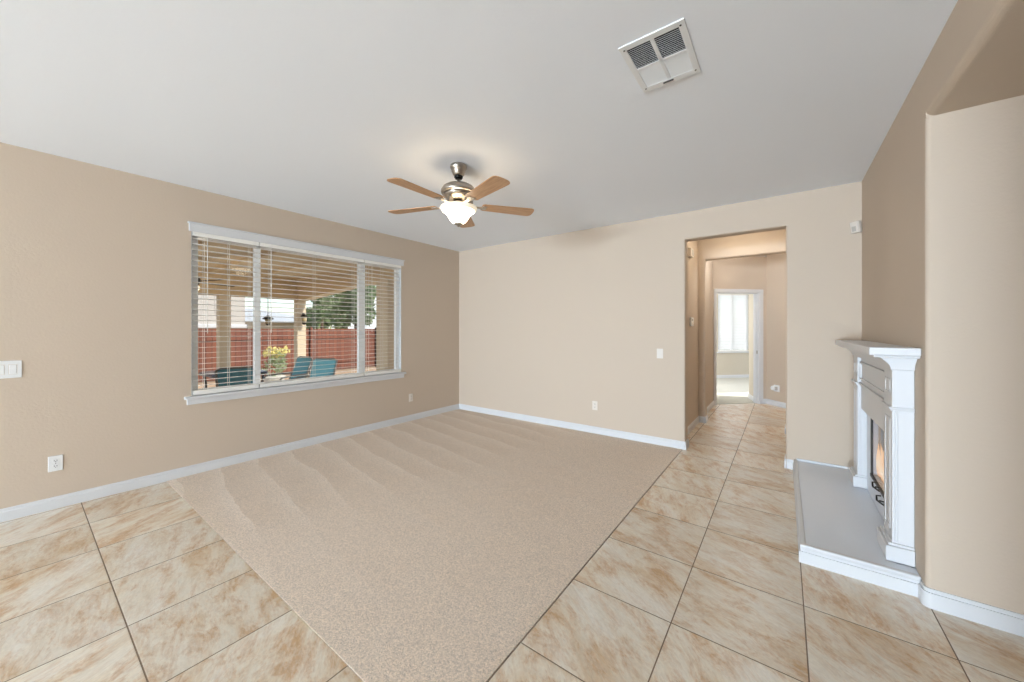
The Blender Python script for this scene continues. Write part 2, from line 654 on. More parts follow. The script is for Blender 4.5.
# left wall with the patio window opening
WY0, WY1, WZ0, WZ1 = -3.595, -1.205, 0.745, 2.335
b = MB()
b.box(-0.15, 0, YB, WY0, 0, H)
b.box(-0.15, 0, WY1, 0.16, 0, H)
b.box(-0.15, 0, WY0, WY1, 0, WZ0)
b.box(-0.15, 0, WY0, WY1, WZ1, H)
struct(b.build('wall_left', 'wall'), 'beige wall with the large patio window', 'wall')

# back wall with the hall doorway
DX0, DX1, DZ = 3.63, 4.563, 2.425
bn = 0.02


def rrect(x0, x1, y0, y1, r, corners):
    """rectangle polygon with chosen corners rounded; corners: set of 'll','lr','ur','ul'"""
    pts = []
    for key, cx, cy, a0 in (('ll', x0, y0, 180), ('lr', x1, y0, 270), ('ur', x1, y1, 0), ('ul', x0, y1, 90)):
        if key in corners:
            ox = cx + (r if 'l' == key[1] else -r)
            oy = cy + (r if 'l' == key[0] else -r)
            for k in range(7):
                a = R(a0 + 90 * k / 6)
                pts.append((ox + r * math.cos(a), oy + r * math.sin(a)))
        else:
            pts.append((cx, cy))
    return pts


b = MB()
b.prism(rrect(0, DX0, 0, 0.16, bn, {'lr', 'ur'}), 0, DZ)
b.prism(rrect(DX1, 6.0, 0, 0.16, bn, {'ll', 'ul'}), 0, DZ)
b.box(0, DX0, 0, 0.16, DZ, H)
b.box(DX1, 6.0, 0, 0.16, DZ, H)
b.prism(rrect(0, 0.16, DZ, H, bn, {'ll', 'lr'}), DX0, DX1, 'x')
struct(b.build('wall_back', 'wall'), 'beige end wall with the square opening to the hall', 'wall')

# right side: fireplace chase with firebox recess, niche and header
FY0, FY1, FZ0, FZ1 = -1.225, -0.735, 0.285, 0.738
XC = 5.95
b = MB()
ch = rrect(W, XC, NY, 0.0, 0.02, {'ll'})
b.prism(ch, 0, FZ0)
b.prism(ch, FZ1, 2.455)
b.box(W, XC, NY, 0.0, 2.455, H)
b.prism(rrect(W, XC, NY, FY0, 0.02, {'ll'}), FZ0, FZ1)
b.box(W, XC, FY1, 0.0, FZ0, FZ1)
b.box(W + 0.42, XC, FY0, FY1, FZ0, FZ1)
# niche header, back and near side
b.prism(rrect(W, W + 0.16, 2.455, H, 0.035, {'ll'}), YN2, NY, 'y')
b.box(W + 0.16, XC + 0.3, YN2, NY, 2.455, H)
b.box(XC, XC + 0.15, YN2, NY, 0, 2.455)
b.box(W, XC + 0.15, YB, YN2, 0, H)
struct(b.build('wall_right', 'wall'), 'beige wall with the fireplace chase and the recessed niche beside it', 'wall')

# unseen rear wall behind the camera, opening added to let light in
b = MB()
b.box(-0.15, 0.4, YB - 0.15, YB, 0, H)
b.box(4.8, 6.3, YB - 0.15, YB, 0, H)
b.box(0.4, 4.8, YB - 0.15, YB, 2.5, H)
b.box(0.4, 4.8, YB - 0.15, YB, 0.0, 0.12)
struct(b.build('wall_rear', 'wall'), 'beige wall behind the viewer', 'wall')

# hall walls
b = MB()
b.box(3.36, 3.52, 0.16, 2.90, 0, 3.2)
struct(b.build('wall_hall_left', 'wall'), 'warm lit beige wall on the left of the hallway', 'wall')
b = MB()
b.box(4.68, 4.84, 0.16, 1.64, 0, H)
b.box(5.2, 5.35, 1.5, 3.2, 0, 3.2)
b.box(4.68, 5.35, 1.48, 1.64, 0, 3.2)
struct(b.build('wall_hall_right', 'wall'), 'beige wall on the right of the hallway', 'wall')
b = MB()
b.prism(rrect(3.52, 3.612, 1.48, 1.64, 0.02, {'lr', 'ur'}), 0, 2.42)
b.prism(rrect(4.57, 4.70, 1.48, 1.64, 0.02, {'ll', 'ul'}), 0, 2.42)
b.box(3.52, 3.612, 1.48, 1.64, 2.42, 3.2)
b.box(4.57, 4.70, 1.48, 1.64, 2.42, 3.2)
b.prism(rrect(1.48, 1.64, 2.42, 3.2, 0.02, {'ll', 'lr'}), 3.612, 4.57, 'x')
struct(b.build('wall_hall_arch', 'wall'), 'second squared archway across the hallway', 'wall')


def dmat(origin=P0, ang=45):
    return Matrix.Translation(origin) @ Matrix.Rotation(R(ang), 4, 'Z')


# 45 degree wall with the bedroom doorway, in its own frame (s along, d deep)
DM = dmat()
O0, O1, OZ, DL = 0.045, 0.93, 2.07, 1.086
b = MB()
b.box(-0.25, O0, 0, 0.115, 0, 3.2, DM)
b.box(O1, DL, 0, 0.115, 0, 3.2, DM)
b.box(O0, O1, 0, 0.115, OZ, 3.2, DM)
struct(b.build('wall_bedroom_door', 'wall'), 'beige angled wall around the white bedroom doorway', 'wall')
P1 = P0 + DV * DL
RM = dmat(P1, -45)
b = MB()
b.box(-0.02, 1.5, 0, 0.12, 0, 3.2, RM)
struct(b.build('wall_hall_end', 'wall'), 'beige angled wall right of the bedroom doorway', 'wall')

# bedroom shell
BD = 3.31
bw0, bw1, bz0, bz1 = 2.657, 3.636, 0.74, 2.41
b = MB()
b.box(-0.6, bw0, BD, BD + 0.14, 0, 2.74, DM)
b.box(bw1, 5.2, BD, BD + 0.14, 0, 2.74, DM)
b.box(bw0, bw1, BD, BD + 0.14, 0, bz0, DM)
b.box(bw0, bw1, BD, BD + 0.14, bz1, 2.74, DM)
b.box(-0.7, -0.55, 0.115, BD + 0.14, 0, 2.74, DM)
b.box(5.2, 5.35, 0.115, BD + 0.14, 0, 2.74, DM)
b.prism([(0.955, 0.115), (1.19, 0.53), (1.4, 0.53), (1.4, 0.115)], 0, 2.74, 'z', DM)
struct(b.build('wall_bedroom', 'bedwall'), 'greige bedroom walls seen through the far doorway', 'wall')
b = MB()
b.box(-0.7, 5.35, 0.0, BD + 0.14, 2.74, 2.9, DM)
struct(b.build('ceiling_bedroom', 'ceiling'), 'white bedroom ceiling', 'ceiling')
b = MB()
b.box(-0.7, 5.35, 0.06, BD + 0.14, -0.06, 0.008, DM)
struct(b.build('floor_bedroom', 'bed_carpet'), 'pale grey bedroom carpet beyond the doorway', 'carpet')


# ---- baseboards
BH, BT = 0.092, 0.014


def bb(b, x0, x1, y0, y1, mat=None):
    """baseboard box with a thinner stepped top edge"""
    b.box(x0, x1, y0, y1, 0, BH - 0.018, mat)
    mx_, my_ = (x1 - x0), (y1 - y0)
    return b


def base_run(b, axis, fixed, a0, a1, side, mat=None, z0=0.0, h=BH, t=BT):
    """profile swept along an axis. side = +1 / -1: which way the board projects"""
    prof = [(0, z0), (t, z0), (t, z0 + h * 0.72), (t * 0.62, z0 + h * 0.80), (t * 0.62, z0 + h * 0.93), (t * 0.3, z0 + h), (0, z0 + h)]
    pts = [(fixed + side * d_, z_) for d_, z_ in prof]
    b.prism(pts, a0, a1, 'y' if axis == 'y' else 'x', mat)


b = MB()
base_run(b, 'y', 0.0, YB, -0.001, 1)
struct(b.build('baseboard_left', 'trim'), 'white baseboard along the window wall', 'baseboard')
b = MB()
base_run(b, 'x', 0.0, 0.0, DX0 - 0.004, -1)
base_run(b, 'y', DX0, -BT, 0.16, 1)
struct(b.build('baseboard_back', 'trim'), 'white baseboard along the end wall up to the doorway', 'baseboard')
b = MB()
base_run(b, 'x', 0.0, DX1 + 0.004, W, -1)
base_run(b, 'y', DX1, -BT, 0.16, -1)
struct(b.build('baseboard_back_right', 'trim'), 'white baseboard between the doorway and the fireplace', 'baseboard')
# niche baseboard: wraps the bullnose corner


def wrap_poly(rad):
    pts = [(W - rad, NY + 0.061)]
    cx, cy = W + 0.02, NY + 0.02
    for k in range(9):
        a = R(180 + 90 * k / 8)
        pts.append((cx + (0.02 + rad) * math.cos(a), cy + (0.02 + rad) * math.sin(a)))
    pts.append((XC, NY - rad))
    return pts


b = MB()
inner = wrap_poly(0.0)
for rad, z0, z1 in ((BT, 0, 0.076), (BT * 0.5, 0.076, 0.095)):
    b.prism(wrap_poly(rad) + inner[::-1], z0, z1)
struct(b.build('baseboard_right', 'trim'), 'white baseboard wrapping the rounded corner into the niche', 'baseboard')
b = MB()
base_run(b, 'y', 3.52, 0.16, 1.48, 1)
base_run(b, 'y', 3.52, 1.64, 2.95, 1)
base_run(b, 'x', 1.48, 3.52, 3.618, -1)
base_run(b, 'y', 3.612, 1.466, 1.65, 1)
struct(b.build('baseboard_hall_left', 'trim'), 'white baseboard along the left side of the hallway', 'baseboard')
b = MB()
base_run(b, 'x', 0, 0.0, 1.5, -1, RM)
base_run(b, 'x', 0, 1.012, DL, -1, DM)
base_run(b, 'x', 1.48, 4.564, 4.68, -1)
base_run(b, 'y', 4.57, 1.466, 1.65, -1)
base_run(b, 'y', 4.68, 0.16, 1.48, -1)
struct(b.build('baseboard_hall_right', 'trim'), 'white baseboard along the right side of the hallway', 'baseboard')
b = MB()
base_run(b, 'x', BD, -0.55, 5.2, -1, DM)
b.prism([(0.941, 0.115), (1.176, 0.54), (1.19, 0.53), (0.955, 0.115)], 0, BH, 'z', DM)
struct(b.build('baseboard_bedroom', 'trim'), 'white baseboard around the bedroom', 'baseboard')

# ------------------------------------------------------------------ bedroom doorway casing
dr = empty('door_1', P0)
struct(dr, 'white cased doorway to the bedroom at the end of the hall', 'doorway')


def local(M_, p_):
    return Matrix.Translation(-Vector(p_)) @ M_


DML = local(DM, P0)
b = MB()
b.box(O0 - 0.045, O0 + 0.004, -0.016, 0.0, 0, OZ + 0.055, DML)
b.box(O1 - 0.004, O1 + 0.08, -0.016, 0.0, 0, OZ + 0.055, DML)
b.box(O0 - 0.045, O1 + 0.08, -0.018, 0.0, OZ - 0.004, OZ + 0.056, DML)
b.build('casing', 'trim', dr, 0.004)
b = MB()
b.box(O0 - 0.002, O0 + 0.018, 0.0, 0.115, 0, OZ, DML)
b.box(O1 - 0.018, O1 + 0.002, 0.0, 0.115, 0, OZ, DML)
b.box(O0, O1, 0.0, 0.115, OZ - 0.018, OZ, DML)
b.box(O1 - 0.03, O1 - 0.016, 0.045, 0.075, 0, OZ - 0.018, DML)
b.build('jamb', 'trim', dr, 0.002)
b = MB()
b.box(O1 - 0.0195, O1 - 0.0175, 0.012, 0.038, 0.93, 0.99, DML)
b.build('strike_plate', 'nickel', dr)

# ------------------------------------------------------------------ window 1 (patio)
win = empty('window_1', (0, (WY0 + WY1) / 2, WZ0))
struct(win, 'wide white three light window looking onto the covered patio', 'window')
WL = Matrix.Translation(-win.location)
b = MB()
b.box(0.0, 0.020, -3.615, -1.172, 2.325, 2.405, WL)
b.box(0.0, 0.030, -3.625, -1.160, 2.398, 2.413, WL)
b.build('head_casing', 'trim', win, 0.004)
b = MB()
b.box(-0.10, 0.05, -3.65, -1.145, 0.725, 0.752, WL)
b.build('sill', 'trim', win, 0.008)
b = MB()
b.box(0.0, 0.02, -3.63, -1.165, 0.672, 0.725, WL)
b.build('apron', 'trim', win, 0.004)
FX0, FX1 = -0.090, -0.045
M1, M2 = -3.0325, -1.806
b = MB()
b.box(FX0, FX1, WY0, WY0 + 0.060, WZ0, WZ1, WL)
b.box(FX0, FX1, WY1 - 0.064, WY1, WZ0, WZ1, WL)
b.box(FX0, FX1, WY0, WY1, WZ1 - 0.05, WZ1, WL)
b.box(FX0, FX1, WY0, WY1, WZ0, WZ0 + 0.06, WL)
b.box(FX0, FX1 + 0.001, M1 - 0.030, M1 + 0.030, WZ0 + 0.05, WZ1 - 0.04, WL)
b.box(FX0, FX1 + 0.001, M2 - 0.048, M2 + 0.048, WZ0 + 0.05, WZ1 - 0.04, WL)
b.build('window_frame', 'vinyl', win, 0.003)
b = MB()
b.box(-0.044, 0.0, WY0 - 0.002, WY0 + 0.004, WZ0, WZ1, WL)
b.box(-0.044, 0.0, WY1 - 0.004, WY1 + 0.002, WZ0, WZ1, WL)
b.build('reveal_liner', 'trim', win)
for y0, y1 in ((WY0 + 0.055, M1 - 0.028), (M1 + 0.028, M2 - 0.045), (M2 + 0.045, WY1 - 0.06)):
    MB().box(-0.072, -0.068, y0, y1, WZ0 + 0.055, WZ1 - 0.045, WL).build('pane', 'glass', win)

# blinds: three side by side, slats held open
PITCH = 0.0525


def blind(y0, y1, label, strings):
    bl_ = empty('window_blind', (-0.035, (y0 + y1) / 2, WZ1))
    tag(bl_, label, 'blind', 'slat blinds on the patio window')
    T = Matrix.Translation(-bl_.location)
    b_ = MB()
    b_.box(-0.042, 0.010, y0, y1, 2.285, 2.33, T)
    b_.build('headrail', 'blind', bl_, 0.003)
    b_ = MB()
    z = 2.262
    while z > 0.835:
        b_.box(-0.025, 0.025, y0 + 0.004, y1 - 0.004, -0.0016, 0.0016, T @ Matrix.Translation((-0.0165, 0, z)) @ Matrix.Rotation(R(-3), 4, 'Y'))
        z -= PITCH
    b_.build('slats', 'blind', bl_)
    b_ = MB()
    b_.box(-0.042, 0.010, y0 + 0.002, y1 - 0.002, 0.757, 0.80, T)
    b_.build('bottom_rail', 'blind', bl_, 0.004)
    for s in strings:
        b_ = MB()
        for dx in (-0.0425, 0.0095):
            b_.box(dx - 0.0012, dx + 0.0012, s - 0.0016, s + 0.0016, 0.80, 2.29, T)
        b_.build('ladder_cord', 'cord', bl_)
    b_ = MB()
    b_.tube([T @ Vector((0.014, y0 + 0.11, 2.284)), T @ Vector((0.014, y0 + 0.11, 1.35))], 0.0035, 6)
    b_.build('tilt_wand', 'cord', bl_)


blind(WY0 + 0.008, M1 - 0.003, 'narrow white slat blind over the left light of the patio window', (-3.50, -3.30, -3.12))
blind(M1 + 0.003, M2 - 0.003, 'wide white slat blind over the middle light of the patio window', (-2.93, -2.45, -1.95))
blind(M2 + 0.003, WY1 - 0.008, 'narrow white slat blind over the right light of the patio window', (-1.74, -1.52, -1.30))

# ------------------------------------------------------------------ window 2 (bedroom)
w2 = empty('window_2', dg(3.15, BD, bz0))
struct(w2, 'bright white bedroom window seen through the far doorway', 'window')
T2 = Matrix.Translation(-w2.location) @ DM
b = MB()
b.box(bw0, bw0 + 0.06, BD + 0.05, BD + 0.10, bz0, bz1, T2)
b.box(bw1 - 0.06, bw1, BD + 0.05, BD + 0.10, bz0, bz1, T2)
b.box(bw0, bw1, BD + 0.05, BD + 0.10, bz1 - 0.06, bz1, T2)
b.box(bw0, bw1, BD + 0.05, BD + 0.10, bz0, bz0 + 0.06, T2)
b.box((bw0 + bw1) / 2 - 0.025, (bw0 + bw1) / 2 + 0.025, BD + 0.05, BD + 0.10, bz0, bz1, T2)
b.build('window_frame', 'vinyl', w2, 0.004)
MB().box(bw0 + 0.05, bw1 - 0.05, BD + 0.072, BD + 0.076, bz0 + 0.05, bz1 - 0.05, T2).build('pane', 'glass', w2)
b = MB()
b.box(bw0 - 0.06, bw1 + 0.06, BD - 0.05, BD + 0.06, bz0 - 0.025, bz0 + 0.005, T2)
b.build('sill', 'trim', w2, 0.006)
bb2 = empty('window_blind', dg(3.15, BD + 0.015, bz1))
tag(bb2, 'bright backlit white blind in the bedroom beyond the hallway', 'blind')
T3 = Matrix.Translation(-bb2.location) @ DM
b = MB()
b.box(bw0 + 0.005, bw1 - 0.005, BD - 0.02, BD + 0.035, bz1 - 0.05, bz1 - 0.005, T3)
b.build('headrail', 'blind', bb2, 0.003)
b = MB()
z = bz1 - 0.075
while z > bz0 + 0.07:
    b.box(bw0 + 0.012, bw1 - 0.012, -0.025, 0.025, -0.0012, 0.0012, T3 @ Matrix.Translation((0, BD + 0.012, z)) @ Matrix.Rotation(R(52), 4, 'X'))
    z -= 0.044
b.build('slats', 'bedblind', bb2)
b = MB()
b.box(bw0 + 0.01, bw1 - 0.01, BD - 0.015, BD + 0.035, bz0 + 0.015, bz0 + 0.05, T3)
b.build('bottom_rail', 'blind', bb2, 0.003)

# ------------------------------------------------------------------ hearth and fireplace
HX, HY, HZ = 4.617, -1.807, 0.10
he = empty('hearth', (HX, HY, 0))
tag(he, 'raised white painted hearth slab below the fireplace', 'hearth')
TH = Matrix.Translation(-he.location)
b = MB()
b.box(HX + 0.014, W, HY + 0.014, -0.002, 0, HZ - 0.004, TH)
b.build('slab', 'hearth', he)


def lstrip(b, off_, wd, z0, z1):
    x0, y0 = HX + off_, HY + off_
    b.prism([(x0, -BT - 0.001), (x0, y0), (W - 0.001, y0), (W - 0.001, y0 + wd), (x0 + wd, y0 + wd), (x0 + wd, -BT - 0.001)], z0, z1, 'z', TH)


b = MB()
lstrip(b, 0.0, 0.02, 0.0, 0.066)
lstrip(b, 0.008, 0.012, 0.066, 0.083)
b.build('base_trim', 'trim', he)
b = MB()
lstrip(b, 0.004, 0.030, 0.083, HZ + 0.006)
b.build('nosing', 'trim', he, 0.007, seg=4)
b = MB()
b.box(HX + 0.03, W - 0.001, -0.014, -0.001, HZ - 0.004, HZ + 0.016, TH)
b.build('caulk_bead', 'trim', he, 0.003)

fp = empty('fireplace_mantel', (W, -0.97, HZ))
tag(fp, 'white painted wooden fireplace mantel with panelled pilasters on the hearth', 'fireplace')
TF = Matrix.Translation(-fp.location)
XF = 5.030     # pilaster front
PW = 0.205


def pilaster(yc):
    r_ = MB()
    y0, y1 = yc - PW / 2, yc + PW / 2
    r_.box(XF, W - 0.001, y0, y1, HZ, 1.165, TF)
    pl_ = r_.build('pilaster', 'trim', fp, 0.003)
    # raised moulded frames on the front face: upper block and tall lower field
    m_ = MB()
    for z0, z1 in ((0.985, 1.150), (0.215, 0.93)):
        for a in range(1):
            i = 0.040
            t_ = 0.012
            x0, x1 = XF - 0.0025, XF + 0.002
            m_.box(x0, x1, y0 + i, y0 + i + t_, z0 + i, z1 - i, TF)
            m_.box(x0, x1, y1 - i - t_, y1 - i, z0 + i, z1 - i, TF)
            m_.box(x0, x1, y0 + i, y1 - i, z0 + i, z0 + i + t_, TF)
            m_.box(x0, x1, y0 + i, y1 - i, z1 - i - t_, z1 - i, TF)
    # side face: bead lines near the front edge and a flat field
    for xx in (XF + 0.010, XF + 0.020):
        m_.box(xx, xx + 0.005, y0 - 0.0035, y0 + 0.002, 0.21, 0.935, TF)
        m_.box(xx, xx + 0.005, y1 - 0.002, y1 + 0.0035, 0.21, 0.935, TF)
    m_.build('moulding', 'trim', pl_, 0.002).matrix_parent_inverse = Matrix.Identity(4)
    m_ = MB()
    m_.box(XF - 0.014, W - 0.001, y0 - 0.012, y1 + 0.012, 0.945, 0.957, TF)
    m_.box(XF - 0.008, W - 0.001, y0 - 0.007, y1 + 0.007, 0.935, 0.945, TF)
    m_.build('necking', 'trim', pl_, 0.003)
    m_ = MB()
    m_.box(XF - 0.028, W - 0.001, y0 - 0.018, y1 + 0.018, HZ, 0.185, TF)
    m_.box(XF - 0.016, W - 0.001, y0 - 0.010, y1 + 0.010, 0.185, 0.20, TF)
    m_.build('plinth', 'trim', pl_, 0.004)


YP0, YP1 = -1.575, -0.385
pilaster(YP0)
pilaster(YP1)
b = MB()
ya, yb = YP0 + PW / 2, YP1 - PW / 2
b.box(XF + 0.022, W - 0.001, ya, yb, 0.745, 1.165, TF)
b.build('frieze', 'trim', fp, 0.002)
b = MB()
for y0, y1, z0, z1 in ((ya + 0.03, yb - 0.03, 1.115, 1.130), (ya + 0.03, yb - 0.03, 0.985, 1.0),
                       (ya + 0.03, ya + 0.045, 0.985, 1.13), (yb - 0.045, yb - 0.03, 0.985, 1.13)):
    b.box(XF + 0.010, XF + 0.024, y0, y1, z0, z1, TF)
b.box(XF + 0.006, XF + 0.024, ya, yb, 0.945, 0.957, TF)
b.box(XF + 0.012, XF + 0.024, ya, yb, 0.935, 0.945, TF)
b.build('frieze_moulding', 'trim', fp, 0.003)
# slab surround around the firebox
b = MB()
b.box(5.085, W - 0.001, ya, FY0, HZ, 0.745, TF)
b.box(5.085, W - 0.001, FY1, yb, HZ, 0.745, TF)
b.box(5.085, W - 0.001, FY0, FY1, HZ, FZ0, TF)
b.box(5.085, W - 0.001, FY0, FY1, FZ1, 0.745, TF)
b.build('surround', 'hearth', fp, 0.002)
# crown moulding and shelf; mitred returns via stacked steps
b = MB()
SY0, SY1 = -1.803, -0.18
steps = 9
for k in range(steps):
    f = k / (steps - 1)
    ex = 0.006 + 0.046 * (1 - math.cos(f * math.pi / 2))
    z0 = 1.166 + 0.062 * f
    b.box(XF - ex, W - 0.001, YP0 - PW / 2 - ex, YP1 + PW / 2 + ex, z0, z0 + 0.0105, TF)
b.build('crown', 'trim', fp)
b = MB()
b.box(4.940, W - 0.001, SY0 + 0.014, SY1 - 0.014, 1.236, 1.250, TF)
b.box(4.921, W - 0.001, SY0, SY1, 1.249, 1.292, TF)
b.build('mantel_shelf', 'trim', fp, 0.005)

ins = empty('fireplace_insert', (W, (FY0 + FY1) / 2, FZ0))
tag(ins, 'black framed gas fireplace insert with a lit flame behind glass', 'fireplace insert')
TI = Matrix.Translation(-ins.location)
b = MB()
b.box(W + 0.01, W + 0.40, FY0 + 0.002, FY0 + 0.012, FZ0 + 0.002, FZ1 - 0.002, TI)
b.box(W + 0.01, W + 0.40, FY1 - 0.012, FY1 - 0.002, FZ0 + 0.002, FZ1 - 0.002, TI)
b.box(W + 0.39, W + 0.40, FY0 + 0.002, FY1 - 0.002, FZ0 + 0.002, FZ1 - 0.002, TI)
b.box(W + 0.01, W + 0.40, FY0 + 0.002, FY1 - 0.002, FZ0 + 0.002, FZ0 + 0.012, TI)
b.box(W + 0.01, W + 0.40, FY0 + 0.002, FY1 - 0.002, FZ1 - 0.012, FZ1 - 0.002, TI)
b.build('firebox', 'firebrick', ins)
b = MB()
FXa, FXb = 5.074, 5.084
fw = 0.016
b.box(FXa, FXb, FY0 - 0.004, FY0 + 0.034, FZ0 - 0.004, FZ1 + 0.004, TI)
b.box(FXa, FXb, FY1 - 0.034, FY1 + 0.004, FZ0 - 0.004, FZ1 + 0.004, TI)
b.box(FXa, FXb, FY0, FY1, FZ1 - fw * 0.5, FZ1 + 0.004, TI)
b.box(FXa - 0.004, FXb, FY0, FY1, FZ0 - 0.004, FZ0 + fw, TI)
b.build('insert_frame', 'black', ins, 0.002)
MB().box(5.077, 5.081, FY0 + 0.034, FY1 - 0.034, FZ0 + fw, FZ1 - fw * 0.5, TI).build('glass_pane', 'fireglass', ins)
for yy, zz in ((-1.01, 0.284), (-1.15, 0.240)):
    b = MB()
    pts = [(5.076, yy + 0.06, zz + 0.016), (5.054, yy + 0.06, zz + 0.014), (5.054, yy + 0.05, zz - 0.014), (5.076, yy - 0.03, zz - 0.014)]
    b.tube([TI @ Vector(q_) for q_ in pts], 0.0055, 8)
    b.tube([TI @ Vector((5.076, yy - 0.05, zz + 0.016)), TI @ Vector((5.056, yy - 0.03, zz + 0.012))], 0.0055, 8)
    b.build('latch_bracket', 'black', ins)
for k, (xa, yA, xb, yB_, zz, rr) in enumerate(((5.24, -1.20, 5.22, -0.74, 0.315, 0.035), (5.33, -1.14, 5.30, -0.80, 0.325, 0.04), (5.19, -0.84, 5.32, -1.08, 0.385, 0.028))):
    b = MB()
    P_ = [Vector((xa, yA, zz)).lerp(Vector((xb, yB_, zz + 0.012)), q_ / 6) + Vector((0, 0, 0.008 * math.sin(q_ * 2.1 + k))) for q_ in range(7)]
    b.tube([TI @ q_ for q_ in P_], [rr * (0.85 + 0.2 * math.sin(q_ * 1.7 + k)) for q_ in range(7)], 10)
    b.build('ceramic_log', 'log', ins)
for k in range(7):
    yy = -1.14 + 0.058 * k + random.uniform(-0.01, 0.01)
    xx = 5.099 + random.uniform(0, 0.008)
    hh = (0.12, 0.17, 0.20, 0.22, 0.24, 0.23, 0.18)[k]
    r0 = 0.013 + 0.004 * math.sin(k)
    b = MB()
    P_, rr = [], []
    for q_ in range(9):
        f = q_ / 8
        P_.append(TI @ Vector((xx + 0.004 * math.sin(5 * f + k), yy + 0.02 * math.sin(6 * f + 2 * k), 0.33 + hh * f)))
        rr.append(max(0.001, r0 * (math.sin(math.pi * min(1, f * 0.85 + 0.15)) ** 0.8)))
    b.tube(P_, rr, 8)
    b.build('flame', 'flame', ins)
light('fire_glow', 'POINT', (5.2, -0.97, 0.45), 0.8, (1.0, 0.6, 0.3), radius=0.05)

# ------------------------------------------------------------------ ceiling fan
fan = empty('ceiling_fan', (2.389, -2.42, H))
tag(fan, 'brushed nickel ceiling fan with five wooden blades and a lit bowl light', 'ceiling fan')
b = MB()
b.lathe([(0.0, 0.0), (0.066, 0.0), (0.070, -0.010), (0.069, -0.022), (0.058, -0.040), (0.056, -0.044), (0.058, -0.050), (0.052, -0.058), (0.048, -0.075), (0.038, -0.088), (0, -0.088)], 36)
b.build('canopy', 'nickel', fan)
MB().lathe([(0.0, -0.086), (0.034, -0.086), (0.036, -0.100), (0.028, -0.112), (0, -0.112)], 24).build('canopy_collar', 'darkmetal', fan)
MB().lathe([(0.0, -0.11), (0.0135, -0.11), (0.0135, -0.16), (0, -0.16)], 20).build('downrod', 'nickel', fan)
b = MB()
b.lathe([(0.0, -0.150), (0.03, -0.150), (0.06, -0.154), (0.100, -0.166), (0.128, -0.184), (0.142, -0.208), (0.144, -0.226), (0.138, -0.236), (0.0, -0.236)], 48)
b.build('motor_housing', 'nickel', fan)
b = MB()
b.lathe([(0.0, -0.236), (0.124, -0.236), (0.118, -0.256), (0.100, -0.276), (0.075, -0.290), (0.0, -0.290)], 48)
b.build('lower_housing', 'nickel', fan)
MB().lathe([(0.0, -0.289), (0.040, -0.289), (0.040, -0.302), (0, -0.302)], 24).build('flywheel', 'darkmetal', fan)
b = MB()
b.lathe([(0.0, -0.301), (0.044, -0.301), (0.058, -0.310), (0.062, -0.326), (0.060, -0.338), (0.045, -0.348), (0, -0.348)], 36)
b.build('switch_housing', 'nickel', fan)
b = MB()
prof_o = [(0.148, -0.346), (0.151, -0.352), (0.149, -0.362), (0.134, -0.378), (0.110, -0.394), (0.094, -0.412), (0.082, -0.432), (0.070, -0.452), (0.054, -0.470), (0.040, -0.478), (0.0, -0.480)]
prof_i = [(0.0, -0.475), (0.038, -0.473), (0.051, -0.466), (0.066, -0.449), (0.078, -0.429), (0.090, -0.409), (0.107, -0.391), (0.131, -0.374), (0.144, -0.360)]
b.lathe(prof_o + prof_i + [(0.148, -0.346)], 48, cap=False)
sh = b.build('lamp_shade', 'shade', fan)
sh.data.materials.append(M['shade_inner'])
for pl_ in sh.data.polygons:
    cxy = math.hypot(pl_.center.x, pl_.center.y)
    if pl_.center.z > -0.372 or pl_.normal.z > 0.02 or (pl_.normal.x * pl_.center.x + pl_.normal.y * pl_.center.y) < -1e-4:
        pl_.material_index = 1
b = MB()
b.lathe([(0.0, -0.477), (0.036, -0.476), (0.035, -0.484), (0.024, -0.490), (0.013, -0.494), (0.012, -0.500), (0.006, -0.506), (0, -0.507)], 24)
b.build('finial', 'nickel', fan)
for k in range(5):
    a = -0.3043 + 2 * math.pi * k / 5
    b = MB()
    r0, r1, wr, wt = 0.195, 0.655, 0.058, 0.074
    pts = []
    for q_ in range(5):
        aa = R(180 + 45 - 90 * q_ / 4)
    pts = [(r0, -wr * 0.78), (r0 + 0.02, -wr)]
    for q_ in range(0, 6):
        f = q_ / 5
        pts.append((r0 + 0.05 + (r1 - 0.10 - r0) * f, -(wr + (wt - wr) * f)))
    for q_ in range(1, 12):
        aa = R(-90 + 180 * q_ / 12)
        ca, sa = math.cos(aa), math.sin(aa)
        pts.append((r1 - 0.05 + 0.05 * math.copysign(abs(ca) ** 0.75, ca), wt * math.copysign(abs(sa) ** 0.6, sa)))
    for q_ in range(5, -1, -1):
        f = q_ / 5
        pts.append((r0 + 0.05 + (r1 - 0.10 - r0) * f, (wr + (wt - wr) * f)))
    pts += [(r0 + 0.02, wr), (r0, wr * 0.78)]
    b.prism(pts, -0.003, 0.003)
    bo = b.build('blade', 'blade', fan, 0.0015)
    bo.location = (0, 0, -0.325)
    bo.rotation_euler = (Matrix.Rotation(a, 3, 'Z') @ Matrix.Rotation(R(-7), 3, 'X')).to_euler()
    b = MB()
    # curved blade iron: arm from the flywheel out to a forked plate under the blade
    b.prism([(0.085, -0.014), (0.15, -0.011), (0.18, -0.014), (0.200, -0.032), (0.238, -0.030), (0.235, -0.010), (0.225, 0.0),
             (0.235, 0.010), (0.238, 0.030), (0.200, 0.032), (0.18, 0.014), (0.15, 0.011), (0.085, 0.014)], -0.009, -0.0035)
    b.prism([(0.07, -0.012), (0.12, -0.012), (0.12, 0.012), (0.07, 0.012)], -0.006, 0.045)
    for rr_, yy in ((0.218, -0.022), (0.218, 0.022), (0.20, 0.0)):
        b.lathe([(0.0, -0.0125), (0.005, -0.012), (0.006, -0.009), (0, -0.009)], 10, Matrix.Translation((rr_, yy, 0)))
    b.build('blade_iron', 'nickel', bo, 0.001)
